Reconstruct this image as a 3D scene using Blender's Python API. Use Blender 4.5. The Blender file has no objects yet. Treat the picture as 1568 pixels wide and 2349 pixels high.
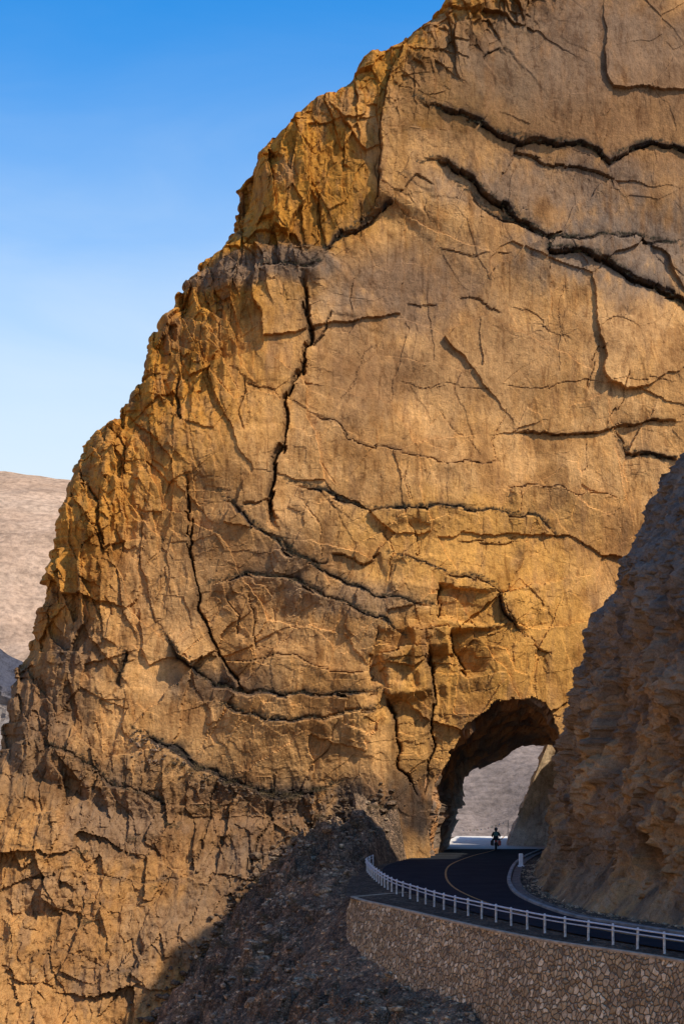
import bpy, bmesh, math, random
import numpy as np
from mathutils import Vector
random.seed(7); rng=np.random.default_rng(7)
C=bpy.context.scene.collection
F=4000.0; CX=784.0; HY=1756.0; CH=7.0
def P(px,py,Y): return ((px-CX)/F*Y, Y, CH-(py-HY)/F*Y)

# ---------------- noise -----------------
def hsh(ix,iy,s):
    ix=ix.astype(np.int64)&0xffffffff; iy=iy.astype(np.int64)&0xffffffff
    h=(ix*374761393+iy*668265263+s*2246822519+12345)&0xffffffff
    h=((h^(h>>13))*1274126177)&0xffffffff
    h=((h^(h>>16))*2654435761)&0xffffffff
    h=h^(h>>15)
    return (h&0xffffff)/float(0x1000000)
def perlin(x,y,s=0):
    x=np.asarray(x,float);y=np.asarray(y,float)
    xi=np.floor(x);yi=np.floor(y);fx=x-xi;fy=y-yi
    u=fx*fx*fx*(fx*(fx*6-15)+10);v=fy*fy*fy*(fy*(fy*6-15)+10)
    def g(a,b):
        t=hsh(xi+a,yi+b,s)*2*math.pi
        return np.cos(t)*(fx-a)+np.sin(t)*(fy-b)
    return ((g(0,0)*(1-u)+g(1,0)*u)*(1-v)+(g(0,1)*(1-u)+g(1,1)*u)*v)*1.5
def fbm(x,y,s=0,o=5,g=0.5):
    r=0;a=1;t=0
    for k in range(o):
        r=r+a*perlin(x*2**k+k*17.3,y*2**k-k*9.1,s+k);t+=a;a*=g
    return r/t
def voro(x,y,s=0):
    xi=np.floor(x);yi=np.floor(y)
    f1=np.full(x.shape,9.);f2=np.full(x.shape,9.);cx=np.zeros(x.shape);cy=cx.copy();dx=cx.copy();dy=cx.copy()
    for a in(-1,0,1):
        for b in(-1,0,1):
            X=xi+a;Y=yi+b
            ex=X+hsh(X,Y,s)-x;ey=Y+hsh(X,Y,s+1)-y
            d=np.sqrt(ex*ex+ey*ey)
            m=d<f1
            f2=np.where(m,f1,np.minimum(f2,d))
            cx=np.where(m,X,cx);cy=np.where(m,Y,cy);dx=np.where(m,-ex,dx);dy=np.where(m,-ey,dy)
            f1=np.where(m,d,f1)
    return f1,f2,cx,cy,dx,dy
def ss(a,b,x):
    t=np.clip((x-a)/(b-a),0,1);return t*t*(3-2*t)
def blocks(x,y,s,tilt=.6):
    f1,f2,cx,cy,dx,dy=voro(x,y,s)
    o=hsh(cx,cy,s+5)-.5
    o=o+tilt*(dx*(hsh(cx,cy,s+6)-.5)+dy*(hsh(cx,cy,s+7)-.5))*2
    e=f2-f1
    return o,e

# ---------------- materials helper -----------------
def mat(name):
    m=bpy.data.materials.new(name);m.use_nodes=True
    nt=m.node_tree;b=nt.nodes['Principled BSDF'];return m,nt,b
def nd(nt,t,**k):
    n=nt.nodes.new(t)
    for a,v in k.items(): setattr(n,a,v)
    return n
def lk(nt,a,b): nt.links.new(a,b)
def simple(name,col,rough=.6,metal=0.,nscale=8,var=.25,bump=.1):
    m,nt,b=mat(name)
    tc=nd(nt,'ShaderNodeTexCoord');n=nd(nt,'ShaderNodeTexNoise')
    n.inputs['Scale'].default_value=nscale;n.inputs['Detail'].default_value=6
    lk(nt,tc.outputs['Object'],n.inputs['Vector'])
    r=nd(nt,'ShaderNodeValToRGB')
    r.color_ramp.elements[0].position=.3;r.color_ramp.elements[1].position=.7
    r.color_ramp.elements[0].color=tuple(c*(1-var) for c in col)+(1,)
    r.color_ramp.elements[1].color=tuple(min(1,c*(1+var)) for c in col)+(1,)
    lk(nt,n.outputs['Fac'],r.inputs['Fac']);lk(nt,r.outputs['Color'],b.inputs['Base Color'])
    b.inputs['Roughness'].default_value=rough;b.inputs['Metallic'].default_value=metal
    if bump:
        bp=nd(nt,'ShaderNodeBump');bp.inputs['Strength'].default_value=bump;bp.inputs['Distance'].default_value=.02
        lk(nt,n.outputs['Fac'],bp.inputs['Height']);lk(nt,bp.outputs['Normal'],b.inputs['Normal'])
    return m
def mixmul(nt,a,b,fac=1.0,mode='MULTIPLY'):
    x=nd(nt,'ShaderNodeMix',data_type='RGBA',blend_type=mode)
    x.inputs[0].default_value=fac
    lk(nt,a,x.inputs[6]);lk(nt,b,x.inputs[7]);return x.outputs[2]
def tex_noise(nt,vec,scale,detail=8,rough=.6,mapscale=None,dist=0):
    if mapscale:
        mp=nd(nt,'ShaderNodeMapping');mp.inputs['Scale'].default_value=mapscale
        lk(nt,vec,mp.inputs['Vector']);vec=mp.outputs['Vector']
    n=nd(nt,'ShaderNodeTexNoise');n.inputs['Scale'].default_value=scale;n.inputs['Detail'].default_value=detail
    n.inputs['Roughness'].default_value=rough;n.inputs['Distortion'].default_value=dist;lk(nt,vec,n.inputs['Vector']);return n.outputs['Fac']
def ramp(nt,fac,stops):
    r=nd(nt,'ShaderNodeValToRGB');e=r.color_ramp.elements
    e[0].position=stops[0][0];e[0].color=tuple(stops[0][1])+(1,)
    e[1].position=stops[-1][0];e[1].color=tuple(stops[-1][1])+(1,)
    for p,c in stops[1:-1]:
        q=e.new(p);q.color=tuple(c)+(1,)
    lk(nt,fac,r.inputs['Fac']);return r.outputs['Color']
def g3(v): return (v,v,v)
def rockmat(name,bumpd=.17,streak=True,fine=1.0):
    m,nt,b=mat(name)
    tc=nd(nt,'ShaderNodeTexCoord').outputs['Object']
    at=nd(nt,'ShaderNodeAttribute');at.attribute_name='Col'
    col=at.outputs['Color']
    n1=tex_noise(nt,tc,.3,10,.68)
    col=mixmul(nt,col,ramp(nt,n1,[(.3,(.58,.51,.46)),(.5,g3(1)),(.7,(1.2,1.17,1.12))]))
    n2=tex_noise(nt,tc,2.6,9,.72)
    col=mixmul(nt,col,ramp(nt,n2,[(.3,(.50,.44,.39)),(.44,g3(.95)),(.75,g3(1.2))]))
    n4=tex_noise(nt,tc,12.0,5,.75)
    col=mixmul(nt,col,ramp(nt,n4,[(.32,g3(.64)),(.5,g3(1)),(.75,g3(1.22))]))
    if streak:
        n3=tex_noise(nt,tc,1.0,8,.7,(1.3,1.0,.26),1.2)
        col=mixmul(nt,col,ramp(nt,n3,[(.34,(.48,.39,.33)),(.48,g3(1)),(.7,(1.12,1.1,1.05))]),.75)
        n5=tex_noise(nt,tc,1.0,6,.7,(5,3.0,1.0),.8)
        col=mixmul(nt,col,ramp(nt,n5,[(.34,(.66,.6,.55)),(.5,g3(1)),(.7,(1.08,1.08,1.06))]),.35)
    lk(nt,col,b.inputs['Base Color']);b.inputs['Roughness'].default_value=.93
    b.inputs['Specular IOR Level'].default_value=.1
    def vor(sc,ms):
        mp=nd(nt,'ShaderNodeMapping');mp.inputs['Scale'].default_value=ms;mp.inputs['Rotation'].default_value=(0,.25,0)
        lk(nt,tc,mp.inputs['Vector']);v=nd(nt,'ShaderNodeTexVoronoi');v.inputs['Scale'].default_value=sc
        lk(nt,mp.outputs[0],v.inputs['Vector']);sp=nd(nt,'ShaderNodeSeparateColor');lk(nt,v.outputs['Color'],sp.inputs[0]);return sp.outputs[0]
    a=nd(nt,'ShaderNodeMath',operation='MULTIPLY_ADD');a.inputs[1].default_value=.06
    lk(nt,vor(1.6,(1.2,1,.7)),a.inputs[0]);lk(nt,tex_noise(nt,tc,1.6,14,.72),a.inputs[2])
    a2=nd(nt,'ShaderNodeMath',operation='MULTIPLY_ADD');a2.inputs[1].default_value=.3*fine
    lk(nt,n2,a2.inputs[0]);lk(nt,a.outputs[0],a2.inputs[2])
    bp=nd(nt,'ShaderNodeBump');bp.inputs['Strength'].default_value=.85;bp.inputs['Distance'].default_value=bumpd
    lk(nt,a2.outputs[0],bp.inputs['Height']);lk(nt,bp.outputs['Normal'],b.inputs['Normal'])
    return m

# ---------------- mesh helpers -----------------
def grid_mesh(name,V,nr,nc,mask=None,col=None,material=None,smooth=False,flip=False):
    V=V.reshape(-1,3)
    i,j=np.meshgrid(np.arange(nr-1),np.arange(nc-1),indexing='ij')
    a=(i*nc+j).ravel();q=np.stack([a,a+1,a+nc+1,a+nc],1)
    if flip:q=q[:,::-1]
    if mask is not None:q=q[mask.ravel()]
    me=bpy.data.meshes.new(name)
    me.vertices.add(len(V));me.vertices.foreach_set('co',V.astype(np.float32).ravel())
    me.loops.add(q.size);me.loops.foreach_set('vertex_index',q.astype(np.int32).ravel())
    me.polygons.add(len(q));me.polygons.foreach_set('loop_start',(np.arange(len(q))*4).astype(np.int32))
    try: me.polygons.foreach_set('loop_total',np.full(len(q),4,np.int32))
    except Exception: pass
    me.update(calc_edges=True);me.validate()
    if col is not None:
        at=me.attributes.new('Col','FLOAT_COLOR','POINT')
        cc=np.ones((len(V),4),np.float32);cc[:,:3]=col.reshape(-1,3);at.data.foreach_set('color',cc.ravel())
    me.polygons.foreach_set('use_smooth',np.full(len(me.polygons),smooth))
    o=bpy.data.objects.new(name,me);C.objects.link(o)
    if material:me.materials.append(material)
    return o
def meta(o,label,cat,kind=None,group=None):
    o['label']=label;o['category']=cat
    if kind:o['kind']=kind
    if group:o['group']=group
def pymesh(name,verts,faces,material=None,smooth=False,parent=None):
    me=bpy.data.meshes.new(name);me.from_pydata([tuple(v) for v in verts],[],faces);me.update()
    o=bpy.data.objects.new(name,me);C.objects.link(o)
    if material:me.materials.append(material)
    if smooth:
        for p in me.polygons:p.use_smooth=True
    if parent:o.parent=parent
    return o
def resample(pts,n):
    pts=np.array(pts,float)
    p=np.vstack([2*pts[0]-pts[1],pts,2*pts[-1]-pts[-2]]);out=[]
    for i in range(1,len(p)-2):
        for t in np.linspace(0,1,20,endpoint=False):
            a,b,c,d=p[i-1],p[i],p[i+1],p[i+2]
            out.append(.5*((2*b)+(-a+c)*t+(2*a-5*b+4*c-d)*t*t+(-a+3*b-3*c+d)*t**3))
    out.append(pts[-1]);out=np.array(out)
    L=np.r_[0,np.cumsum(np.linalg.norm(np.diff(out,axis=0),axis=1))]
    s=np.linspace(0,L[-1],n);return np.stack([np.interp(s,L,out[:,k]) for k in range(out.shape[1])],1)
def linres(pts,n):
    pts=np.array(pts,float);L=np.r_[0,np.cumsum(np.linalg.norm(np.diff(pts,axis=0),axis=1))]
    s=np.linspace(0,L[-1],n);return np.stack([np.interp(s,L,pts[:,k]) for k in range(pts.shape[1])],1)

# ================= CLIFF =================
def Y0(X,Z):
    y=132+.28*(X-5)+.10*(Z-5)
    zl=3.5-ss(-3,2,X)*40+ss(-14,-24,X)*3
    b=np.clip(zl-Z,0,25)
    return y-b*.5-ss(0,1.5,b)*.8
def toXZ(px,py,off=0):
    Y=130.
    for k in range(12):
        X=(px-CX)/F*Y;Z=CH-(py-HY)/F*Y
        Y=float(Y0(np.array(X),np.array(Z)))+off
    return X,Z
sil=[(1700,-300),(1400,-230),(1200,-140),(1100,-60),(1030,0),(1000,30),(960,45),(918,65),(905,95),(850,108),(825,125),(800,165),(765,195),(755,215),(700,232),(688,250),(665,280),(620,300),(590,335),(575,375),(540,415),(532,470),(530,508),(500,545),(480,565),(452,575),(442,615),(410,630),(395,685),(352,720),(342,790),(325,860),(288,882),(275,950),(240,958),(228,975),(190,1010),(162,1060),(145,1120),(125,1220),(115,1288),(92,1318),(75,1420),(62,1490),(30,1545),(10,1575),(5,1640),(-5,1700),(-25,1800),(-60,1900),(-110,2100),(-160,2300),(-260,2700),(-330,3100)]
se=np.array([toXZ(a,b,4.0) for a,b in sil]);o_=np.argsort(se[:,1]);se=se[o_]
ZB,ZT=-14.,71.5
NR=960;NM=720;NW=34
zr=np.linspace(ZB,ZT,NR)
Xe=np.interp(zr,se[:,1],se[:,0])
k=np.exp(-np.linspace(-2,2,61)**2);k/=k.sum()
Xes=np.convolve(np.pad(Xe,30,'edge'),k,'valid')
st=perlin(zr*0+3.3,zr/1.3,77)*.2+perlin(zr*0+1.3,zr/.45,78)*.15+(hsh(np.floor(zr/1.7+perlin(zr*0,zr/2,79)),zr*0,80)-.5)*.9+(hsh(np.floor(zr/.5),zr*0,82)-.5)*.2-.1
Xj=Xe+st
XR=33.
u=np.linspace(0,1,NM)**1.03
X=Xes[:,None]+(XR-Xes[:,None])*u[None,:]
dd=X-Xes[:,None]
X=X+(Xj-Xes)[:,None]*np.exp(-dd/1.2)
Z=np.repeat(zr[:,None],NM,1)
nb=perlin(X/1.5,Z/4,83)*.8+perlin(X/3,Z/7,84)*1.5
d=np.maximum(dd,0)
R=4.2
dq=np.clip(d+nb*ss(0,.8,d)*ss(7,3,d),0,99)
tt=np.clip(1-dq/R,0,1);rnd=R*.75*(1-np.sqrt(np.clip(1-tt**2.2,0,1)))
wide=np.clip(1-d/14,0,1)**2*3.5*ss(0,15,Z)
PX=CX+F*X/Y0(X,Z);PY=HY-F*(Z-CH)/Y0(X,Z)
wx=fbm(X/3,Z/3,11,4)*.7;wz=fbm(X/3+9,Z/3,12,4)*.7
_f1,_f2,cxx,cyy,_a,_b=voro(X/1.3,Z/1.3,111)
_f1,_f2,cx2,cy2,_a,_b=voro(X/.42,Z/.42,113)
jx=(hsh(cxx,cyy,121)-.5)*.28+(hsh(cx2,cy2,122)-.5)*.11+perlin(X/2,Z/2,101)*.35
jz=(hsh(cxx,cyy,123)-.5)*.28+(hsh(cx2,cy2,124)-.5)*.11+perlin(X/2+7,Z/2,103)*.35
low=ss(1660,1850,PY)*ss(900,700,PX)
left=np.clip(ss(12,3,d)+low*.7,0,1)
edge_n=fbm(X/6,Z/9,21,3)
left=np.clip(left+edge_n*.5*(left>0.02),0,1)
slab=ss(340,420,PX)*ss(910,880,PX)*ss(1655,1670,PY)*ss(1815,1760,PY)
left=left*(1-slab*.85)
brk=np.clip(ss(230,60,np.hypot((PX-1050)*.8,(PY-1520)*.8))+ss(240,60,np.hypot((PX-520)*.8,PY-1480))*.6,0,1)*(1-slab)
D=fbm(X/18,Z/18,1,3)*1.6
b1,e1=blocks((X+wx)/8.+.35*Z/9,(Z+wz)/8.,31,.9)
D+=b1*(.5+.6*left)
b1b,e1b=blocks((X+wx*.7)/3.4-.2*Z/4,(Z+wz*.7)/3.9,33,.8)
D+=b1b*(.08+.5*left+.42*brk)
b1c,_=blocks((X+wx*.5)/1.5-.1*Z,(Z+wz*.5)/1.8,35,.7)
D+=b1c*(.01+.12*brk)
bv,ev=blocks((X+wx*.6+Z*.12)/2.8,(Z+wz)/9.,37,.5)
D+=bv*1.3*left*ss(1750,1500,PY)
b2,e2=blocks((X+wx*.5+Z*.08)/1.3,(Z+wz*.7)/(4.2-1.2*low),41,.8)
D+=b2*(.025+.55*left)
b3,e3=blocks((X+wx*.3+Z*.1)/.6,(Z+wz*.3)/1.1,51,.8)
D+=b3*(.015+.21*left)
b4,e4=blocks((X+wx*.3)/.3,(Z+wz*.3)/.4,53,.8)
D+=b4*(.006+.08*left)
rib2=1-np.abs(perlin((X+wx*.4)/.8,Z/5,62))*2
D+=(rib2-.5)*.14*(left+.02)
D+=fbm(X/1.2,Z/1.2,71,5,.6)*(.035+.13*left)+fbm(X/3,Z/3,73,5,.6)*.5*low
jm=ss(.05,.35,fbm(X/8,Z/8,81,3)+.05)
thin=np.zeros_like(X)
for (sx,sz,sd,sk) in((5.5,2.6,91,.35),(2.4,5.5,95,-.25),(1.3,1.6,97,.1)):
    f1,f2,*_=voro((X+wx*.9+sk*Z+jx*.5)/sx,(Z+wz*.9+jz*.5)/sz,sd)
    pm=ss(.05,.3,fbm(X/4+sd,Z/4,sd+40,3))
    thin=np.maximum(thin,np.exp(-((f2-f1)/(.035/min(sx,sz)**.5))**2)*jm*pm)
D-=thin*.06
dark=np.zeros_like(X)
cr=[
([(950,225),(1000,250),(1050,262),(1100,285),(1150,310),(1200,325),(1280,330),(1340,335),(1400,370),(1440,345),(1490,325),(1568,345),(1640,360)],.22,.55,.7,1.),
([(1200,300),(1180,340),(1240,370),(1330,380),(1400,410),(1400,440)],.13,.3,.4,.6),
([(960,380),(990,365),(1030,375),(1080,410),(1140,460),(1200,500),(1250,540),(1260,570),(1320,575),(1400,600),(1450,640),(1500,655),(1568,690),(1640,720)],.28,.6,.9,1.),
([(1050,420),(1130,490),(1190,505),(1260,545),(1350,545),(1450,540),(1568,560)],.22,.3,-.5,.8),
([(740,575),(790,530),(830,505),(890,465),(905,450)],.22,.45,.6,.9),
([(455,590),(500,572),(560,545),(640,552),(700,560),(760,565)],.2,.3,-1.5,.6),
([(600,600),(680,610),(740,600)],.3,.3,-.2,.8),
([(690,600),(693,650),(700,700),(715,770),(690,840),(655,920),(650,1000),(630,1080),(618,1150),(632,1230)],.3,1.7,.8,.6),
([(762,700),(745,750),(715,790)],.12,.4,.2,.6),
([(700,940),(760,970),(800,1010),(870,1030),(960,1052),(1060,1060),(1160,1056)],.13,.3,-.7,.65),
([(655,1105),(720,1120),(790,1155),(850,1170),(960,1165),(1050,1172),(1160,1175),(1240,1190),(1290,1240)],.22,.4,-1.2,1.),
([(1150,1105),(1250,1110),(1330,1125),(1420,1135)],.12,.3,-.7,.6),
([(1180,985),(1260,990),(1340,1000),(1430,970),(1568,965)],.12,.3,.5,.6),
([(1400,985),(1440,1035),(1500,1045),(1568,1060)],.22,.4,.5,.9),
([(500,1130),(560,1180),(600,1220),(660,1270),(720,1300),(800,1340),(860,1370),(940,1385),(1000,1395)],.25,.4,-1.4,1.),
([(480,1340),(560,1320),(640,1330),(700,1345),(760,1380),(820,1400),(880,1430),(930,1470)],.25,.4,-1.4,1.),
([(890,1270),(960,1295),(1030,1320),(1100,1325),(1150,1360),(1160,1400),(1200,1460)],.16,.4,-1.2,.7),
([(430,1070),(425,1180),(430,1250),(445,1330),(455,1400),(480,1460),(500,1500),(550,1570),(590,1595)],.22,1.2,.9,.65),
([(370,1450),(400,1490),(440,1530),(490,1575),(560,1588),(640,1597),(760,1598),(880,1585)],.28,.4,-1.6,1.),
([(490,1610),(560,1640),(640,1655),(740,1650),(800,1635),(880,1625)],.24,.35,-1.3,.9),
([(1035,1440),(1040,1500),(1080,1560)],.2,.9,1.4,.5),([(1005,1340),(1003,1430)],.18,.8,1.2,.5),
([(930,1445),(980,1440),(1035,1440)],.12,.2,-1.2,.4),([(870,1500),(930,1490),(980,1480)],.12,.2,-1.2,.4),
([(1160,1380),(1185,1440),(1230,1490),(1270,1500)],.14,.3,.4,.5),
([(980,1480),(990,1560),(995,1650),(990,1720),(975,1830)],.3,1.6,2.0,.6),
([(890,1590),(905,1680),(915,1760),(960,1830)],.3,1.3,1.8,.6),
([(860,1440),(858,1500),(850,1570)],.1,.4,.6,.5),
([(300,1670),(400,1720),(450,1760),(520,1790),(600,1820),(680,1828),(780,1800)],.34,.35,-1.4,1.),
([(283,1490),(275,1540),(272,1585)],.25,.8,.2,.8),
([(500,1510),(600,1510),(680,1515),(760,1540),(850,1545)],.13,.3,-1.,.6),
([(555,860),(550,960),(553,990)],.12,.4,.2,.5),([(400,840),(395,900),(410,960)],.2,.7,.3,.5),
([(1380,780),(1350,860),(1345,900)],.08,.25,.1,.4),([(1445,850),(1420,930),(1390,975)],.08,.3,.1,.4),
([(730,430),(728,490),(730,540)],.1,.4,.15,.3),
([(935,60),(905,130),(880,200),(870,330),(860,430),(848,490)],.12,.5,-1.6,.4),
([(1100,135),(1125,115),(1150,95)],.12,.4,.3,.6),
([(570,1360),(585,1430),(585,1500)],.12,.35,.4,.5),([(520,1360),(545,1420),(540,1470)],.12,.35,.3,.5),
([(640,1240),(700,1285),(760,1290)],.22,.4,-.4,.8),
([(880,1210),(900,1270),(890,1330)],.08,.25,.3,.4),([(940,1200),(960,1290)],.08,.25,.2,.4),
([(780,1650),(740,1720),(700,1810)],.08,.2,.15,.5),
([(1000,420),(960,400),(920,440)],.12,.25,.2,.4),
([(160,1060),(220,1160),(228,1290)],.2,.8,.3,.3),([(240,960),(270,1000),(285,1080)],.2,.7,.3,.3),
([(820,610),(800,680),(805,720)],.08,.2,.06,.3),([(920,690),(960,688),(1000,695)],.09,.2,.15,.4),
([(1050,670),(1120,690),(1150,710)],.09,.2,.15,.4),([(560,870),(620,900),(645,930)],.1,.2,.15,.3),
([(780,930),(830,820),(870,760)],.07,.12,.04,.3),([(1170,700),(1230,730),(1320,790)],.08,.12,.06,.4),
([(1050,1240),(1110,1250),(1190,1235)],.08,.15,.15,.4),([(1200,1100),(1190,1180)],.08,.2,.15,.4),
([(560,1160),(590,1150),(618,1140)],.12,.3,.2,.5),([(760,1270),(830,1290),(880,1272)],.12,.3,.4,.4),
([(500,1780),(470,1900),(440,2000)],.2,.5,.3,.4),([(640,1860),(590,1930),(560,2020)],.2,.5,.3,.4),
([(90,1700),(180,1740),(260,1800),(400,1850)],.22,.4,-.8,.7),([(60,2020),(160,2000),(300,2030),(420,2010)],.16,.2,-.5,.5),([(30,2200),(150,2180),(260,2230),(370,2200)],.16,.2,-.5,.5),
([(900,870),(960,890),(1050,880),(1140,890)],.06,.12,.05,.3),([(1130,880),(1250,885),(1400,870),(1568,880)],.06,.12,.06,.3),
([(1160,930),(1130,1010),(1150,1080)],.06,.15,.05,.3),([(1350,1010),(1330,1090)],.06,.15,.05,.3),([(930,1080),(940,1150)],.06,.15,.06,.3),
([(740,1060),(780,1120)],.07,.15,.08,.3),([(1000,560),(1100,580),(1180,570)],.08,.15,.1,.3),
([(1300,640),(1280,720),(1300,800)],.06,.12,.04,.3),([(1000,930),(1050,990),(1110,1040)],.06,.12,.04,.3),([(700,1150),(740,1220),(730,1280)],.07,.15,.08,.3),([(620,1380),(640,1450),(630,1510)],.07,.15,.08,.3),
]
ledge_pts=[]
Xf=(X+jx).ravel();Zf=(Z+jz).ravel();Df=D.ravel();Kf=dark.ravel()
for ci,(pts,w,gd,stp,stn) in enumerate(cr):
    q=np.array([toXZ(a,b) for a,b in pts])
    mg=8
    idx=np.nonzero((Xf>q[:,0].min()-mg)&(Xf<q[:,0].max()+mg)&(Zf>q[:,1].min()-mg)&(Zf<q[:,1].max()+mg))[0]
    x=Xf[idx];z=Zf[idx]
    best=np.full(len(idx),1e9);side=np.zeros(len(idx));par=np.zeros(len(idx))
    L=np.linalg.norm(np.diff(q,axis=0),axis=1);tot=L.sum();acc=0
    for s in range(len(q)-1):
        a=q[s];b=q[s+1];ab=b-a;l2=(ab**2).sum()
        t=np.clip(((x-a[0])*ab[0]+(z-a[1])*ab[1])/l2,0,1)
        ex=x-a[0]-t*ab[0];ez=z-a[1]-t*ab[1];dd_=np.hypot(ex,ez)
        m=dd_<best
        n=np.array([ab[1],-ab[0]])/math.sqrt(l2)
        if abs(ab[0])<abs(ab[1]): n=n if n[0]>0 else -n
        else: n=n if n[1]<0 else -n
        side=np.where(m,ex*n[0]+ez*n[1],side);par=np.where(m,(acc+t*L[s])/tot,par)
        best=np.where(m,dd_,best);acc+=L[s]
    endf=ss(0,.12,par)*ss(1,.88,par)
    vary=.5+.8*hsh(np.floor(par*tot/.8),par*0,ci+300)
    ww=w*.58*vary
    g=np.exp(-(best/ww)**4)*endf
    sd=(side>0)*1.0
    Df[idx]-=gd*g*.6+stp*.72*sd*np.exp(-(best/3.6)**1.3)*endf*(.8+.2*vary)
    if stn>=.6:
        sn=np.exp(-(np.maximum(best,0)/(w*1.9*vary))**2)*(side<w*.5)*.9+np.exp(-(best/(w*.6))**2)*.9
    else: sn=np.exp(-(best/(w*.8))**2)
    Kf[idx]=np.maximum(Kf[idx],stn*np.clip(sn,0,1)*endf)
    if stn>=.7:
        for t in np.arange(0,1,.22/tot):
            acc2=np.interp(t*tot,np.r_[0,np.cumsum(L)],np.arange(len(q)));i0=min(int(acc2),len(q)-2)
            pp=q[i0]+(q[i0+1]-q[i0])*(acc2-i0);ledge_pts.append((pp[0],pp[1]))
D=Df.reshape(X.shape);dark=Kf.reshape(X.shape)
Yc=Y0(X,Z)-D+rnd+wide
# ---- colours
ochre=np.array([.64,.355,.135]);amber=np.array([.49,.215,.028]);brown=np.array([.245,.128,.056]);grey=np.array([.180,.132,.096]);dk=np.array([.04,.031,.026]);gold=np.array([.66,.335,.075]);org=np.array([.52,.245,.06])
col=np.repeat(np.repeat(ochre[None,None],NR,0),NM,1).copy()
def blend(mask,c):
    global col
    col=col*(1-mask[...,None])+c*mask[...,None]
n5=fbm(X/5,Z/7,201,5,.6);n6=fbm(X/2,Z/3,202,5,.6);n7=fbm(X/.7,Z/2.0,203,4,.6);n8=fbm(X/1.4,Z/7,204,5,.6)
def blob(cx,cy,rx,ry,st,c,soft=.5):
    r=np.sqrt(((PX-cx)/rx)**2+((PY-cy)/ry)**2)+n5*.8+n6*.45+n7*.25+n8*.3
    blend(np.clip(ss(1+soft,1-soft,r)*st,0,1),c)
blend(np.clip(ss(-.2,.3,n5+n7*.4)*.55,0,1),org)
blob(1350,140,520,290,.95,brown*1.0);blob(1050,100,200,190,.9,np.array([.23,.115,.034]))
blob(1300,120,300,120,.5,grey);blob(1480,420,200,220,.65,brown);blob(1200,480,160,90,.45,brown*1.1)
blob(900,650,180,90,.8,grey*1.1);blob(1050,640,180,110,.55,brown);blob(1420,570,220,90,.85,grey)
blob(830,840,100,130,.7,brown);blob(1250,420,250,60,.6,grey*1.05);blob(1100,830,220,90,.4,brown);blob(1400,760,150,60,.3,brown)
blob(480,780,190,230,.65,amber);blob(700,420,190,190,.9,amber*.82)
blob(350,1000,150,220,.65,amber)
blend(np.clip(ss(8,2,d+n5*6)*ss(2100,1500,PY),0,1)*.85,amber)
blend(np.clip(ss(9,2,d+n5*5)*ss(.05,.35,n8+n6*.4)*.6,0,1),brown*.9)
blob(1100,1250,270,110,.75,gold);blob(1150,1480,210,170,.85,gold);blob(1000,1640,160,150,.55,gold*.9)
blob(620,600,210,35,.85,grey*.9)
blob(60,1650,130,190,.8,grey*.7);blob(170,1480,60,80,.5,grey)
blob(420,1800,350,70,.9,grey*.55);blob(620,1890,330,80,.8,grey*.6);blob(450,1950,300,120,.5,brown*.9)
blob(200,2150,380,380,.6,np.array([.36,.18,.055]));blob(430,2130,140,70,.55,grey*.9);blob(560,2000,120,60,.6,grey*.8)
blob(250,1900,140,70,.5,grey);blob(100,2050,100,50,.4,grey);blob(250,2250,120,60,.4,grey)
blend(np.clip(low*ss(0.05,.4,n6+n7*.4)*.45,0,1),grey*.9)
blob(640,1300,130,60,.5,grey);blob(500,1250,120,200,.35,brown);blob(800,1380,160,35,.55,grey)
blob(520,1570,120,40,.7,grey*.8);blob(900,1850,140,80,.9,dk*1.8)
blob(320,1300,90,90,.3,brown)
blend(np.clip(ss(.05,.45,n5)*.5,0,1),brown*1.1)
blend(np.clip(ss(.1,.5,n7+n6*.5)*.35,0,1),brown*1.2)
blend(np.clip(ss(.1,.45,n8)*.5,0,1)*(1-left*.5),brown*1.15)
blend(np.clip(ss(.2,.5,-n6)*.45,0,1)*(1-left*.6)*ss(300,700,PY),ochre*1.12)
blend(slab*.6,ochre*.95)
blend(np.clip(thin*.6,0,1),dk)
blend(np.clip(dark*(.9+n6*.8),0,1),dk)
blend(np.clip(ss(.05,0,e2)*.2*left,0,1),dk*1.5)
W=np.zeros((NR,NW,3));Wc=np.zeros((NR,NW,3))
for k_ in range(NW):
    t=(NW-k_)/NW
    back=t**1.4*45
    nx=fbm(back/3+zr*0,zr/4,301,4)*1.2*min(1,back/3)+ (blocks(back/2.+zr*0,zr/3,311)[0])*.9*min(1,back/2)
    W[:,k_,0]=Xj+back*.14+nx*.5+(Xes-Xj)*min(1,back/8);W[:,k_,1]=Yc[:,0]+back;W[:,k_,2]=zr
    Wc[:,k_]=amber*.85
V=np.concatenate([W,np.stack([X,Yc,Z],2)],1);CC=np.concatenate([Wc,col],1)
cap=[];cc2=[]
for bk in(1,6,20,45):
    r=V[-1].copy();r[:,1]+=bk;r[:,2]+=bk*.15;cap.append(r);cc2.append(CC[-1])
V=np.concatenate([V,np.array(cap)],0);CC=np.concatenate([CC,np.array(cc2)],0)
NRT=NR+4;NCT=NW+NM
mouth=[(985,2010),(980,1900),(992,1830),(1008,1780),(1035,1725),(1055,1685),(1078,1655),(1110,1630),(1145,1608),(1180,1603),(1215,1598),(1250,1612),(1268,1650),(1285,1695),(1292,1760),(1295,2010)]
mq=np.array([toXZ(a,b) for a,b in mouth])
def inpoly(x,y,poly):
    ins=np.zeros(x.shape,bool);n=len(poly)
    for i in range(n):
        x1,y1=poly[i];x2,y2=poly[(i+1)%n]
        c=((y1>y)!=(y2>y))&(x<(x2-x1)*(y-y1)/(y2-y1+1e-12)+x1);ins^=c
    return ins
fc=(V[:-1,:-1]+V[1:,1:])/2
_f1,_f2,ca,cb,_a,_b=voro(fc[...,0]/1.2,fc[...,2]/1.2,405)
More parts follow.
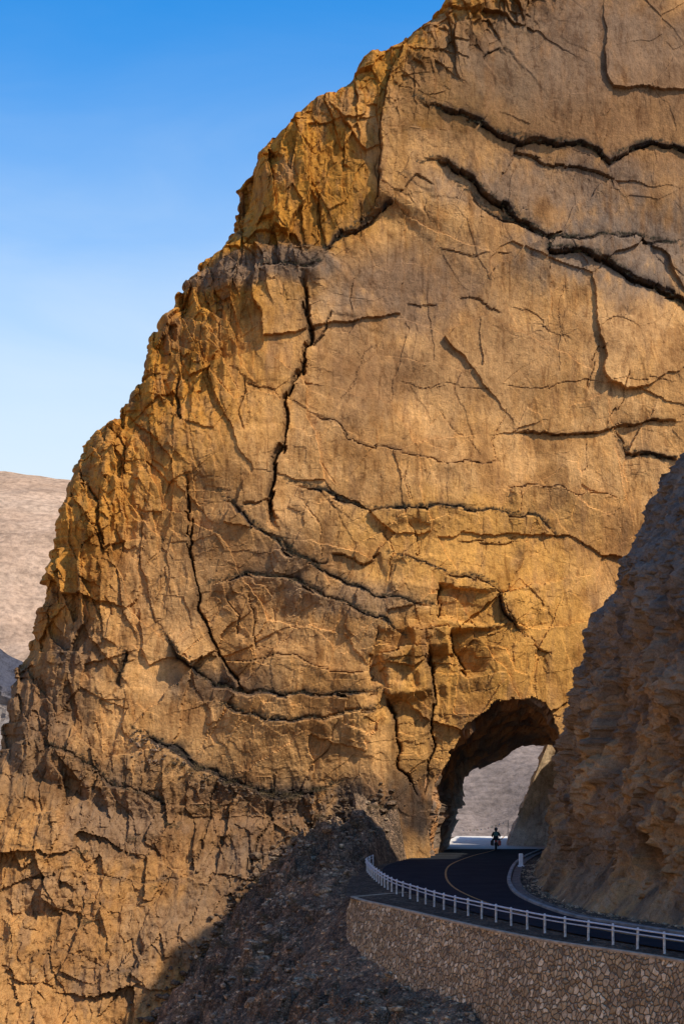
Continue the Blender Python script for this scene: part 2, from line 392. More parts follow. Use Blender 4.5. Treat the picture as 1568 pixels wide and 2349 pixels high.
jn=(hsh(ca,cb,406)-.5)*.3+perlin(fc[...,0]/.6,fc[...,2]/.6,408)*.1;jn2=(hsh(ca,cb,407)-.5)*.3
hole=inpoly(fc[...,0]+jn,fc[...,2]+jn2,mq)&(fc[...,1]<150)
hole[:, :NW+5]=False
rock=rockmat('cliff_rock')
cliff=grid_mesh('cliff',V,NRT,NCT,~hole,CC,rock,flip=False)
meta(cliff,'tall ochre limestone cliff with dark cracks and ledges','cliff','structure')
def cliff_y(x,z):
    i=int(np.clip((z-ZB)/(ZT-ZB)*(NR-1),0,NR-1));j=int(np.clip(np.searchsorted(X[i],x),0,NM-1));return Yc[i,j]

# tunnel lining
far=[(1036,2010),(1030,1930),(1050,1880),(1062,1830),(1052,1788),(1085,1775),(1110,1765),(1150,1748),(1190,1720),(1230,1710),(1262,1714),(1285,1750),(1292,1850),(1292,2010)]
NT=260
fq=np.array([( (a-CX)/F*151,CH-(b-HY)/F*151) for a,b in far])
A=linres(mq,NT);B=linres(fq,NT)
cen=np.array([11.5,3.])
KK=90;TV=np.zeros((KK,NT,3));TC=np.zeros((KK,NT,3))
arc=np.linspace(0,26,NT)
mouthy=np.array([cliff_y(a,b) for a,b in A])
for k_ in range(KK):
    t=k_/(KK-1);e=max(0,(k_-1)/(KK-2))
    P2=A*(1-e)+B*e
    yy=(mouthy+.5)*(1-e)+151*e
    nrm=P2-cen;nrm/=np.linalg.norm(nrm,axis=1)[:,None]
    b_,_=blocks(arc/2.2+yy*.15,yy/2.0,411,1.);b2_,_=blocks(arc/.8,yy/.8,412,.9)
    ex=(b_*.9+b2_*.3+fbm(arc/1,yy/1,413,3)*.3)*(1-.3*(t>.97))
    ex=ex+ 0.2
    if k_==0: ex=ex*0+2.2;yy=yy+.7
    P2=P2+nrm*ex[:,None]
    TV[k_]=np.stack([P2[:,0],yy,P2[:,1]],1)
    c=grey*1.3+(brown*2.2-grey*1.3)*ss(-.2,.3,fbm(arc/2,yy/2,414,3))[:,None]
    lf=(ss(.45,.75,t)*ss(10,6,arc))[:,None];c=c*(1-lf)+np.array([.9,.78,.6])*lf*(.85+.4*fbm(arc/.6,yy/.6,415,3))[:,None]  # far left wall painted pale in place of direct sunlight
    TC[k_]=c
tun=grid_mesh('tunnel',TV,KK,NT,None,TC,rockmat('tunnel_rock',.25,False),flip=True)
meta(tun,'rough hewn rock tunnel bored through the cliff','tunnel','structure')

# ================= ROAD =================
rail_p=[(2.2,122),(1.75,118.5),(1.7,114.8),(2.1,106),(2.8,97),(3.8,91),(5.0,85.1),(6.2,80.9),(7.3,77.3),(8.4,73.9),(9.4,71.4),(10.5,69.1),(11.5,66.8),(12.6,64.5),(14.5,60.5),(16.5,56)]
Le=[(12.5,172),(10.2,156),(8.9,144),(6.4,136),(4.1,127),(2.9,119.7),(2.6,110),(3.1,100.3),(4.3,92.7),(6.6,81.8),(9.5,72.9),(12.9,65.5),(17,57)]
Re=[(19.5,172),(17.6,156),(16.2,144),(14.0,134),(12.2,124),(10.7,112.4),(9.7,102.2),(9.4,92.1),(10.4,81.5),(12.1,76.4),(14.1,71.8),(17.5,66),(22,60)]
NS=240
Ls=resample(Le,NS);Rs=resample(Re,NS)
asph,nt,b=mat('asphalt')
tc=nd(nt,'ShaderNodeTexCoord').outputs['Object']
c1=ramp(nt,tex_noise(nt,tc,.5,6,.6),[(.3,(.014,.017,.022)),(.7,(.026,.029,.035))])
c2=ramp(nt,tex_noise(nt,tc,60,3,.6),[(.3,g3(.6)),(.7,g3(1.4))])
lk(nt,mixmul(nt,c1,c2),b.inputs['Base Color']);b.inputs['Roughness'].default_value=.95;b.inputs['Specular IOR Level'].default_value=.03
def strip(name,Lp,Rp,z,material,nc=2,zl=0,zrr=0):
    n=len(Lp);V=np.zeros((n,nc,3))
    for j in range(nc):
        t=j/(nc-1);V[:,j,:2]=Lp*(1-t)+Rp*t;V[:,j,2]=z+zl*(1-t)**4+zrr*t**4
    return grid_mesh(name,V,n,nc,None,None,material)
road=strip('road',Ls,Rs,0,asph,8);meta(road,'dark asphalt mountain road curving into the tunnel','road','structure')
yel=simple('yellow_paint',(.34,.17,.05),.8,0,3,.5,0)
def offs(Lp,Rp,t,w):
    c=Lp*(1-t)+Rp*t;tg=np.gradient(c,axis=0);tg/=np.linalg.norm(tg,axis=1)[:,None];nn=np.stack([-tg[:,1],tg[:,0]],1)
    return c-nn*w/2,c+nn*w/2
a_,b_=offs(Ls,Rs,.5,.12);o=strip('centre_line_marking',a_,b_,.006,yel);meta(o,'yellow painted centre line on the asphalt','road marking','structure')
def sweep(name,path,prof,material,closed=True,parent=None):
    tg=np.gradient(path,axis=0);tg/=np.linalg.norm(tg,axis=1)[:,None];nn=np.stack([tg[:,1],-tg[:,0]],1)
    n=len(path);m=len(prof);vs=[]
    for i in range(n):
        for (o_,z_) in prof: vs.append((path[i,0]+nn[i,0]*o_,path[i,1]+nn[i,1]*o_,z_))
    fs=[]
    mm=m if closed else m-1
    for i in range(n-1):
        for j in range(mm):
            fs.append((i*m+j,i*m+(j+1)%m,(i+1)*m+(j+1)%m,(i+1)*m+j))
    if closed: fs+= [tuple(range(m))[::-1],tuple((n-1)*m+j for j in range(m))]
    return pymesh(name,vs,fs,material,parent=parent)
conc=simple('concrete',(.22,.215,.20),.9,0,1.2,.45,.3)
conc2=simple('dirty_concrete',(.12,.105,.09),.9,0,1.2,.45,.3)
copm=simple('weathered_coping',(.34,.27,.19),.9,0,3,.35,.3)
sun_paint=simple('painted_sunlight',(.72,.68,.62),.85,0,3,.1,.3)  # pale tone paints sunlight onto the road strip beyond the tunnel
msk=Ls[:,1]>145
o=strip('painted_sunlit_strip',Ls[msk]-np.array([1.2,0]),Rs[msk]+np.array([1.0,0]),.005,sun_paint,6);meta(o,'road strip past the tunnel with sunlight painted in as a pale colour','pavement','structure')
kp=[(0.02,-.2),(0.02,.10),(.05,.12),(.22,.12),(.25,.10),(.25,-.2)]
kp=[(-a-0.0,z) for a,z in kp]
kerb=sweep('kerb',Rs[60:],kp,conc);meta(kerb,'pale concrete kerb along the inner bend','kerb','structure')
dp=Rs[60:].copy()
dit=sweep('drainage_channel',dp,[(-.30,.0),(-.32,-.015),(-.70,-.015),(-.72,.05),(-.82,.05),(-.82,-.2),(-.30,-.2)],conc2)
meta(dit,'shallow concrete drainage channel beside the kerb','drain','structure')
Op=[(9,172),(7.4,156),(6.8,146),(6.0,138),(4.2,131),(2.4,125),(1.0,119),(.5,108),(.3,100),(.4,93.4),(2.2,88.3),(4.7,80.6),(6.25,75.8),(7.7,72.1),(9.1,69.1),(10.85,66.2),(12.6,62.4),(15,55)]
Hb=[(20.5,160),(18.2,145),(17.3,139),(15.3,128),(13.5,115),(12.4,104),(11.9,95),(12.4,86),(13.9,80),(16.2,75),(20.5,67),(26,56),(33,42),(40,25)]
Ob=[(24,172),(21,150),(19,139),(17,128),(15.5,115),(14.5,104),(14,95),(14.5,86),(16,80),(18.5,75),(22.5,67),(27,58)]
Os=resample(Op,NS);Obs=resample(Ob,NS)
def gravelmat(name,base,dark_,sc=1.0,bd=.08):
    m,nt,b=mat(name);tc=nd(nt,'ShaderNodeTexCoord').outputs['Object']
    v=nd(nt,'ShaderNodeTexVoronoi');v.inputs['Scale'].default_value=5*sc;lk(nt,tc,v.inputs['Vector'])
    v2=nd(nt,'ShaderNodeTexVoronoi');v2.inputs['Scale'].default_value=14*sc;lk(nt,tc,v2.inputs['Vector'])
    sp=nd(nt,'ShaderNodeSeparateColor');lk(nt,v.outputs['Color'],sp.inputs[0])
    sp2=nd(nt,'ShaderNodeSeparateColor');lk(nt,v2.outputs['Color'],sp2.inputs[0])
    c=ramp(nt,tex_noise(nt,tc,.3,8,.68),[(.32,dark_),(.5,tuple((p+q)/2 for p,q in zip(base,dark_))),(.66,base)])
    c=mixmul(nt,c,ramp(nt,sp.outputs[0],[(0,g3(.65)),(.7,g3(1.05)),(1,(1.7,1.6,1.5))]))
    c=mixmul(nt,c,ramp(nt,sp2.outputs[0],[(0,g3(.6)),(.8,g3(1.1)),(1,(1.8,1.7,1.55))]))
    lk(nt,c,b.inputs['Base Color']);b.inputs['Roughness'].default_value=.95;b.inputs['Specular IOR Level'].default_value=.05
    a=nd(nt,'ShaderNodeMath',operation='SUBTRACT');a.inputs[0].default_value=1;lk(nt,v.outputs['Distance'],a.inputs[1])
    a2=nd(nt,'ShaderNodeMath',operation='SUBTRACT');lk(nt,a.outputs[0],a2.inputs[0]);lk(nt,v2.outputs['Distance'],a2.inputs[1])
    bp=nd(nt,'ShaderNodeBump');bp.inputs['Strength'].default_value=.9;bp.inputs['Distance'].default_value=bd
    lk(nt,a2.outputs[0],bp.inputs['Height']);lk(nt,bp.outputs['Normal'],b.inputs['Normal']);return m
grav=gravelmat('gravel',(.15,.115,.085),(.055,.045,.037))
sh=strip('road_shoulder',Os,Obs,-.03,grav,30,zl=-.08);meta(sh,'dusty gravel shoulder on both edges of the road','shoulder','structure')

# ================= TALUS =================
bnd=[(900,1825),(820,1862),(710,1905),(630,1975),(560,2060),(520,2120),(480,2190),(415,2270),(350,2355),(250,2480)]
cw=[]
for a,b_ in bnd:
    x,z=toXZ(a,b_);y=float(Y0(np.array(x),np.array(z)));cw.append((x,y,z))
    if a<860: cw.append((x-3.5,y-.5,z-4.0));cw.append((x-9,y-3,z-10.0))
cp=[(960,1915,133),(930,1940,129),(840,1895,127),(985,1960,133),(870,2000,116),(855,2030,101),(840,1970,122),(795,2080,94),(775,2170,92),(1020,2360,73),(860,2240,85),(900,2349,76),(700,2349,84),(520,2349,98),(700,2200,98),(650,2120,107),(750,2010,114),(780,1940,123),(600,2250,102)]
cw=cw+[P(*a) for a in cp]+[(-22,88,-20),(-15,70,-16),(-5,60,-13),(8,55,-11),(18,60,-7),(12,80,-2.5),(10,100,-.8),(10,120,-.6),(20,140,-.6),(7,145,-.4),(-20,40,-25),(20,30,-20),(0,0,-25),(-40,70,-28),(40,80,-8)]
cw=np.array(cw)
def rbf_fit(p,z):
    n=len(p);r=np.linalg.norm(p[:,None]-p[None],axis=2)
    A_=np.zeros((n+3,n+3));A_[:n,:n]=-r;A_[:n,n]=1;A_[:n,n+1:]=p;A_[n,:n]=1;A_[n+1:,:n]=p.T
    return np.linalg.solve(A_,np.r_[z,0,0,0])
wts=rbf_fit(cw[:,:2],cw[:,2])
def talus_base(x,y):
    x=np.asarray(x,float);y=np.asarray(y,float)
    r=np.zeros(x.shape)
    for i in range(len(cw)): r-=wts[i]*np.hypot(x-cw[i,0],y-cw[i,1])
    return r+wts[-3]+wts[-2]*x+wts[-1]*y
def talus(x,y):
    z=talus_base(x,y)
    far_=.25+.75*ss(-1,-5,x-np.interp(-y,[-p[1] for p in Op],[p[0] for p in Op]))+ss(105,120,y)*.5
    far_=np.clip(far_,0,1)
    z=z+(fbm(x/4,y/4,501,4)*1.6+fbm(x/1,y/1,502,4,.6)*.4)*far_+fbm(x/.35,y/.35,503,2)*.08
    o1_,_=blocks((x+y*.3)/1.6,y/2.2,505,.9);ro=np.clip(ss(-.1,.3,fbm(x/5,y/5,506,3)+.1)+ss(116,126,y)*.9,0,1)
    o2_,_=blocks((x-y*.2)/.8,y/1.0,507,.9)
    z=z+(o1_*1.3+o2_*.6)*ro*far_
    ox=np.interp(-y,[-p[1] for p in Op],[p[0] for p in Op])
    ins=ss(-.3,.8,x-ox)*((y>54)&(y<174))
    return np.where(ins>0,z*(1-ins)+np.minimum(z,-.5)*ins,z)
gx=np.arange(-34,30,.16);gy=np.arange(34,141,.18)
GX,GY=np.meshgrid(gx,gy)
GZ=talus(GX,GY)
tal=grid_mesh('talus_slope',np.stack([GX,GY,GZ],2),len(gy),len(gx),None,None,gravelmat('talus_gravel',(.30,.20,.125),(.075,.056,.044),.8,.12))
meta(tal,'steep dark grey brown scree slope below the road','scree slope','structure')

# ================= RETAINING WALL =================
wp=[(4.5,97.5),(2.5,96),(.5,93.8),(1.1,91.2),(2.1,88.3),(4.6,80.5),(6.2,75.7),(7.65,71.9),(9.05,69.0),(10.8,66.1),(12.55,62.4),(15,55)]
ws=np.vstack([linres(wp[:3],24),resample(wp[2:],300)[1:]])
tg=np.gradient(ws,axis=0);tg/=np.linalg.norm(tg,axis=1)[:,None]
for _ in range(6): tg[1:-1]=(tg[:-2]+tg[1:-1]*2+tg[2:])/4
tg/=np.linalg.norm(tg,axis=1)[:,None]
nn=np.stack([tg[:,1],-tg[:,0]],1)
hz=np.arange(0,12,.1);WV=np.zeros((len(hz),len(ws),3))
sl=np.r_[0,np.cumsum(np.linalg.norm(np.diff(ws,axis=0),axis=1))]
for i,h in enumerate(hz):
    s_,e_=blocks(sl/.4+h*0,h/.33+sl*0,601,.4)
    off=h*.29+ s_*.04+ss(.0,.15,e_)*.03+fbm(sl/3,h/3+sl*0,602,3)*.06
    WV[i,:,:2]=ws+nn*off[:,None];WV[i,:,2]=-.09-h
wm,nt,b=mat('rubble_masonry')
tc=nd(nt,'ShaderNodeTexCoord').outputs['Object']
nn_=nd(nt,'ShaderNodeTexNoise');nn_.inputs['Scale'].default_value=2.5;lk(nt,tc,nn_.inputs['Vector'])
ma=nd(nt,'ShaderNodeVectorMath',operation='MULTIPLY_ADD');ma.inputs[1].default_value=(.2,.2,.2);lk(nt,nn_.outputs['Color'],ma.inputs[0]);lk(nt,tc,ma.inputs[2])
WS=3.7
ve=nd(nt,'ShaderNodeTexVoronoi',feature='DISTANCE_TO_EDGE');ve.inputs['Scale'].default_value=WS;lk(nt,ma.outputs[0],ve.inputs['Vector'])
vc=nd(nt,'ShaderNodeTexVoronoi');vc.inputs['Scale'].default_value=WS;lk(nt,ma.outputs[0],vc.inputs['Vector'])
sp=nd(nt,'ShaderNodeSeparateColor');lk(nt,vc.outputs['Color'],sp.inputs[0])
c=ramp(nt,sp.outputs[0],[(0,(.30,.20,.11)),(.3,(.56,.39,.21)),(.55,(.38,.265,.16)),(.8,(.62,.45,.27)),(1,(.85,.66,.42))])
c=mixmul(nt,c,ramp(nt,tex_noise(nt,tc,9,6,.65),[(.3,g3(.65)),(.7,g3(1.25))]))
c=mixmul(nt,c,ramp(nt,tex_noise(nt,tc,.35,5,.6),[(.3,g3(.78)),(.7,g3(1.1))]))
mk=nd(nt,'ShaderNodeMapRange');mk.inputs[1].default_value=.02;mk.inputs[2].default_value=.09;lk(nt,ve.outputs['Distance'],mk.inputs[0])
mxx=nd(nt,'ShaderNodeMix',data_type='RGBA');lk(nt,mk.outputs[0],mxx.inputs[0]);mxx.inputs[6].default_value=(.15,.105,.065,1);lk(nt,c,mxx.inputs[7])
lk(nt,mxx.outputs[2],b.inputs['Base Color']);b.inputs['Roughness'].default_value=.95;b.inputs['Specular IOR Level'].default_value=.1
mk2=nd(nt,'ShaderNodeMapRange');mk2.inputs[1].default_value=.0;mk2.inputs[2].default_value=.14;lk(nt,ve.outputs['Distance'],mk2.inputs[0])
bp=nd(nt,'ShaderNodeBump');bp.inputs['Strength'].default_value=1;bp.inputs['Distance'].default_value=.06;lk(nt,mk2.outputs[0],bp.inputs['Height']);lk(nt,bp.outputs['Normal'],b.inputs['Normal'])
wall=grid_mesh('retaining_wall',WV,len(hz),len(ws),None,None,wm,flip=False)
meta(wall,'battered rubble stone retaining wall holding up the road','wall')
cop=sweep('coping',ws,[(.06,-.15),(.06,-.07),(.04,-.05),(-.18,-.05),(-.20,-.15)],copm,parent=wall)

# ================= GUARDRAIL =================
galv=simple('galvanised_steel',(.52,.54,.56),.5,.2,6,.2,0)
postm=simple('painted_post',(.54,.54,.52),.55,.1,7,.3,0)
rs=resample(rail_p,400)
gr=bpy.data.objects.new('guardrail',None);C.objects.link(gr);gr.location=(rs[0][0],rs[0][1],0)
meta(gr,'galvanised steel guardrail with white posts along the road edge','guardrail')
for z0,z1 in((.645,.72),(.475,.535)):
    zm=(z0+z1)/2
    pr=[(.045,z0),(.10,z0+.012),(.12,zm),(.10,z1-.012),(.045,z1)]
    bm_=sweep('rail',rs,pr,galv);bm_.parent=gr
    bm_.location=(-gr.location.x,-gr.location.y,0)
def bm_to(name,bm,material,parent=None,smooth=False):
    me=bpy.data.meshes.new(name);bm.to_mesh(me);bm.free();o=bpy.data.objects.new(name,me);C.objects.link(o)
    if material:me.materials.append(material)
    if smooth:
        for p in me.polygons:p.use_smooth=True
    if parent:o.parent=parent
    return o
bm=bmesh.new();r_=bmesh.ops.create_cone(bm,cap_ends=True,segments=12,radius1=.052,radius2=.052,depth=1.1);bmesh.ops.translate(bm,verts=bm.verts,vec=(0,0,.18))
r2=bmesh.ops.create_cone(bm,cap_ends=True,segments=12,radius1=.056,radius2=.03,depth=.03);bmesh.ops.translate(bm,verts=r2['verts'],vec=(0,0,.745))
post=bm_to('post',bm,postm,gr)
rl=np.r_[0,np.cumsum(np.linalg.norm(np.diff(rs,axis=0),axis=1))]
first=True
for s in np.arange(.3,rl[-1],1.75):
    x=np.interp(s,rl,rs[:,0]);y=np.interp(s,rl,rs[:,1])
    x2=np.interp(s+.1,rl,rs[:,0]);y2=np.interp(s+.1,rl,rs[:,1])
    an=math.atan2(y2-y,x2-x)+math.pi/2
    if first:q=post;first=False
    else:
        q=post.copy();C.objects.link(q);q.parent=gr
    q.location=(x-gr.location.x,y-gr.location.y,random.uniform(-.015,.015));q.rotation_euler=(random.uniform(-.02,.02),random.uniform(-.02,.02),an)

# ================= RIGHT HILL =================
hb=resample(Hb,700)
tg=np.gradient(hb,axis=0);tg/=np.linalg.norm(tg,axis=1)[:,None]
for _ in range(30): tg[1:-1]=(tg[:-2]+tg[1:-1]*2+tg[2:])/4
tg/=np.linalg.norm(tg,axis=1)[:,None]
hn=np.stack([tg[:,1],-tg[:,0]],1)
hh=np.r_[np.arange(-.6,30,.125),np.linspace(30,58,40)]
slh=np.r_[0,np.cumsum(np.linalg.norm(np.diff(hb,axis=0),axis=1))]
S_,H_=np.meshgrid(slh,hh);yb=np.repeat(hb[None,:,1],len(hh),0)
rr=np.interp(hh,[-1,0,8.6,15,18,21,27,33,42,58],[-.2,0,1.9,2.9,4.1,5.9,9.6,12.5,16,46])
r2=np.interp(hh,[-1,0,10,20,35,50,58],[-.2,0,1.5,3.5,6,10,22])  # steep near end, out of view, shaped to shade the road and scree
mixn=ss(84,70,yb)
r_all=rr[:,None]*(1-mixn)+r2[:,None]*mixn
HZ=H_*(1-.38*ss(113,124,yb)*ss(8,18,H_))  # far end lowered so its shadow stays off the cliff
Dh=fbm(S_/9,H_/7,701,4)*1.6+fbm(S_/2.5,H_/3,702,6,.62)*1.5
wxh=fbm(S_/3,H_/3,703,4)*2.5;wyh=fbm(S_/3+5,H_/3,704,4)*2.5
fl_=ss(17,9,H_)
o0,_=blocks((S_+wxh)/4.2+H_*.15,(H_+wyh)/7.5,709,.9);Dh+=o0*.8*(.35+.65*fl_)
o1,e1h=blocks((S_+wxh-H_*.5)/1.8,(H_+wyh)/3.4,711,.9);Dh+=o1*.4*(.4+.6*fl_)
o2,_=blocks((S_+H_*.5+wxh)/.8,(H_+wyh-S_*.3)/1.3,712,.9);Dh+=o2*.22
o3,_=blocks((S_+H_*.3+wxh*.5)/.35,(H_+wyh*.5)/.4,714,.9);Dh+=o3*.16
Dh+=fbm(S_/.6,H_/.6,713,4,.65)*.35
Dh*=ss(-1,4,H_)*.85+.15
base_skirt=np.exp(-np.clip(H_,0,9)/.8)*.7
off=-r_all+Dh+base_skirt
hx=hb[None,:,0]+hn[None,:,0]*off;hy=hb[None,:,1]+hn[None,:,1]*off
HZ=HZ+fbm(S_/1.0,H_/1.0,716,4,.6)*.35*ss(1,5,H_)
nh=fbm(S_/5,H_/5,721,5,.6);nh2=fbm(S_/1.5,(H_+S_*.3)/2.4,722,5,.65)
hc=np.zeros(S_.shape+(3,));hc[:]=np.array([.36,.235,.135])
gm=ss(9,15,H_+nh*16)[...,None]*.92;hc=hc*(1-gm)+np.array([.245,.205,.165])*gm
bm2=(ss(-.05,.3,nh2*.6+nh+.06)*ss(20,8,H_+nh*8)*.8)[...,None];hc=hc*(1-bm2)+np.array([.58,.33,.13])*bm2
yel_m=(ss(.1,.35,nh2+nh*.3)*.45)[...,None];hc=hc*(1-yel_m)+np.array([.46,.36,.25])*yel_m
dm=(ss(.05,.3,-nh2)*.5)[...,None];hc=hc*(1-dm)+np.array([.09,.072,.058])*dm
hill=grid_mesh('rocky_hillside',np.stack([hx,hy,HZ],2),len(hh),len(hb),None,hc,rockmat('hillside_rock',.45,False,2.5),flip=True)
meta(hill,'shaded rocky hillside rising steeply above the road bend','hillside','structure')

# unseen rock wall added across the gorge to bounce warm light into the shadows
yg=np.linspace(-80,95,150);zg=np.linspace(-30,60,90)
YG,ZG=np.meshgrid(yg,zg)
XG=-62+ZG*-.15-fbm(YG/14,ZG/14,951,5)*6-blocks(YG/9,ZG/8,953,1.)[0]*4
gc=np.zeros(YG.shape+(3,));gc[:]=np.array([.62,.41,.23]);gw=grid_mesh('bounce_wall',np.stack([XG,YG,ZG],2),90,150,None,gc,rock,flip=False)
meta(gw,'unseen ochre rock wall added across the gorge to bounce warm light','cliff','structure')

# bank beyond tunnel
S2,H2=np.meshgrid(np.linspace(0,14,110),np.linspace(-.6,11,100))
bx=14.4+S2*.12+np.clip(H2,0,20)*.40+fbm(S2/2,H2/2,731,4)*.5+blocks(S2/1.3,H2/1.3,732)[0]*.3;by=152+S2
bc=np.zeros(S2.shape+(3,));bc[:]=np.array([.82,.62,.40]);wm_=(ss(4.5,1.5,H2+fbm(S2/2,H2/2,733,3)*3))[...,None]*.6;bc=bc*(1-wm_)+np.array([.9,.88,.85])*wm_
bank=grid_mesh('rock_bank',np.stack([bx,by,H2],2),100,110,None,bc,rock,flip=True);meta(bank,'brown rock bank with pale plastered foot past the tunnel','bank','structure')
S2,H2=np.meshgrid(np.linspace(0,12,90),np.linspace(-.6,11,90))
bx=14.4+S2+np.clip(H2,0,20)*.40;by=152+fbm(S2/2,H2/2,735,4)*.6*ss(0,1,S2)
bc=np.zeros(S2.shape+(3,));bc[:]=np.array([.82,.62,.40]);wm_=(ss(4,1.5,H2+fbm(S2/1,H2/2,733,3)*3))[...,None]*.6;bc=bc*(1-wm_)+np.array([.9,.88,.85])*wm_
bk2=grid_mesh('rock_bank_end',np.stack([bx,by,H2],2),90,90,None,bc,rock);meta(bk2,'brown rock end of the bank past the tunnel','bank','structure')

# ================= FAR TERRAIN =================
xs=np.r_[np.linspace(-6000,-700,30),np.linspace(-680,680,300),np.linspace(700,6000,30)]
ys=np.r_[np.linspace(-600,170,20),np.linspace(180,480,30),np.linspace(485,1300,260),np.linspace(1320,9000,40)]
TX,TY=np.meshgrid(xs,ys)
ridge=150+fbm(TX/400+.3,TY*0,801,3)*30-(TX+190)*.07
rampv=ss(430,1010,TY+TX*.15)
TZ=-45+rampv*(ridge+68)-ss(1010,1500,TY)*120
TZ+=fbm(TX/160,TY/160,802,5)*20*ss(300,600,TY)*ss(1000,800,TY)+fbm(TX/30,TY/30,803,4)*3.*ss(300,500,TY)
TZ=np.where(TY<420,np.minimum(TZ,-30),TZ)
fm,nt,b=mat('dry_hill_ground')
tc=nd(nt,'ShaderNodeTexCoord').outputs['Object']
c=ramp(nt,tex_noise(nt,tc,.012,8,.65),[(.3,(.40,.26,.165)),(.5,(.50,.335,.22)),(.72,(.58,.41,.28))])
c=mixmul(nt,c,ramp(nt,tex_noise(nt,tc,.3,6,.7),[(.35,g3(.6)),(.6,g3(1.08))]))
c=mixmul(nt,c,ramp(nt,tex_noise(nt,tc,.05,6,.65,(.5,.5,3)),[(.35,g3(.75)),(.6,g3(1.05))]))
sx_=nd(nt,'ShaderNodeSeparateXYZ');lk(nt,tc,sx_.inputs[0])
mr=nd(nt,'ShaderNodeMapRange');mr.inputs[1].default_value=-60;mr.inputs[2].default_value=30;lk(nt,sx_.outputs[0],mr.inputs[0])
c=mixmul(nt,c,ramp(nt,mr.outputs[0],[(0,g3(1)),(1,(.54,.62,.76))]))  # bluish distance haze put into the colour of the hills behind the tunnel
lk(nt,c,b.inputs['Base Color']);b.inputs['Roughness'].default_value=1;b.inputs['Specular IOR Level'].default_value=0
bp=nd(nt,'ShaderNodeBump');bp.inputs['Strength'].default_value=.6;bp.inputs['Distance'].default_value=4
lk(nt,tex_noise(nt,tc,.08,8,.65),bp.inputs['Height']);lk(nt,bp.outputs['Normal'],b.inputs['Normal'])
ter=grid_mesh('ground',np.stack([TX,TY,TZ],2),len(ys),len(xs),None,None,fm,True)
meta(ter,'bare pinkish brown valley ground rising into distant hills','ground','structure')
S3,T3=np.meshgrid(np.linspace(-260,-40,200),np.linspace(0,1,90))
zt=7+ (HY-1500)/F*420 + (S3+80)*-.38+fbm(S3/20,S3*0,811,4)*6
z3=-45+(zt+45)*T3+fbm(S3/8,T3*10,812,5)*6*np.sin(T3*math.pi)
y3=340+T3*80+fbm(S3/10,T3*8,813,4)*10
rc=np.zeros(S3.shape+(3,));rc[:]=np.array([.12,.12,.145])  # blue tone puts distance haze into the ridge colour
lo_=ss(26,18,z3-(S3+80)*-.38+fbm(S3/10,T3*6,814,3)*8)[...,None];rc=rc*(1-lo_)+np.array([.46,.38,.31])*lo_
rg=grid_mesh('far_ridge',np.stack([S3,y3,z3],2),90,200,None,rc,rockmat('ridge_rock',2.,False),False)
meta(rg,'dark blue grey rocky ridge in the valley','ridge','structure')

# ================= ROCKS =================
def rock_mesh(r,sub=1,seed=0):
    bm=bmesh.new();bmesh.ops.create_icosphere(bm,subdivisions=sub,radius=1)
    rs_=random.Random(seed);sx,sy,sz=rs_.uniform(.7,1.3),rs_.uniform(.7,1.3),rs_.uniform(.45,.85)
    pl=[(Vector((rs_.gauss(0,1),rs_.gauss(0,1),rs_.gauss(0,1))).normalized(),rs_.uniform(.55,.85)) for _ in range(9)]
    for v in bm.verts:
        for n_,d_ in pl:
            k_=v.co.dot(n_)
            if k_>d_: v.co-=n_*(k_-d_)
        v.co+=Vector((rs_.uniform(-1,1),rs_.uniform(-1,1),rs_.uniform(-1,1)))*.04
        v.co=Vector((v.co.x*sx,v.co.y*sy,v.co.z*sz))*r
    return bm
protos=[]
for s in range(8):
    bm=rock_mesh(1,1,s);bm.verts.ensure_lookup_table()
    protos.append((np.array([v.co[:] for v in bm.verts]),[tuple(v.index for v in f.verts) for f in bm.faces]));bm.free()
stone_m=gravelmat('loose_stone',(.48,.35,.22),(.18,.135,.095),.6,.05)
dstone_m=gravelmat('dark_rubble',(.22,.15,.095),(.09,.065,.045),.6,.05)
vs=[];fs=[]
def add_rock(x,y,z,s):
    v,f=protos[random.randrange(8)];a=random.uniform(0,6.28);ca,sa=math.cos(a),math.sin(a);n0=len(vs)
    for p in v: vs.append((x+(p[0]*ca-p[1]*sa)*s,y+(p[0]*sa+p[1]*ca)*s,z+p[2]*s*random.uniform(.9,1.1)))
    fs.extend([tuple(i+n0 for i in q) for q in f])
cnt=0
xsamp=rng.uniform(-14,6,12000);ysamp=rng.uniform(66,132,12000)
cl=fbm(xsamp/3,ysamp/3,901,3);zs=talus(xsamp,ysamp)
oxl=np.interp(-ysamp,[-p[1] for p in Op],[p[0] for p in Op])
for x,y,z,c_,ox_ in zip(xsamp,ysamp,zs,cl,oxl):
    if x>ox_-.3 or cnt>6500: continue
    if random.random()>.45+c_*1.2: continue
    add_rock(x,y,z,random.choice([.05,.07,.07,.1,.1,.14,.2,.26])*random.uniform(.7,1.4));cnt+=1
for i in range(900):
    k_=random.randrange(150,490);t=abs(random.gauss(0,.6));x=hb[k_,0]+hn[k_,0]*(t+.5);y=hb[k_,1]+hn[k_,1]*(t+.5)
    add_rock(x,y,-.02,random.choice([.04,.06,.08,.12,.2])*random.uniform(.7,1.3)/(1+t*.6))
o=pymesh('loose_stones',vs,fs,stone_m);meta(o,'loose angular stones scattered over the scree','stones','stuff')
vs=[];fs=[]
for i in range(len(bnd)-2):
    for k_ in range(60):
        t=random.random();px=bnd[i][0]*(1-t)+bnd[i+1][0]*t+random.gauss(0,22);py=bnd[i][1]*(1-t)+bnd[i+1][1]*t+random.gauss(0,18)
        x,z=toXZ(px,py);y=cliff_y(x,z);add_rock(x,y-.02,z,random.choice([.1,.15,.2,.3,.4])*random.uniform(.6,1.2))
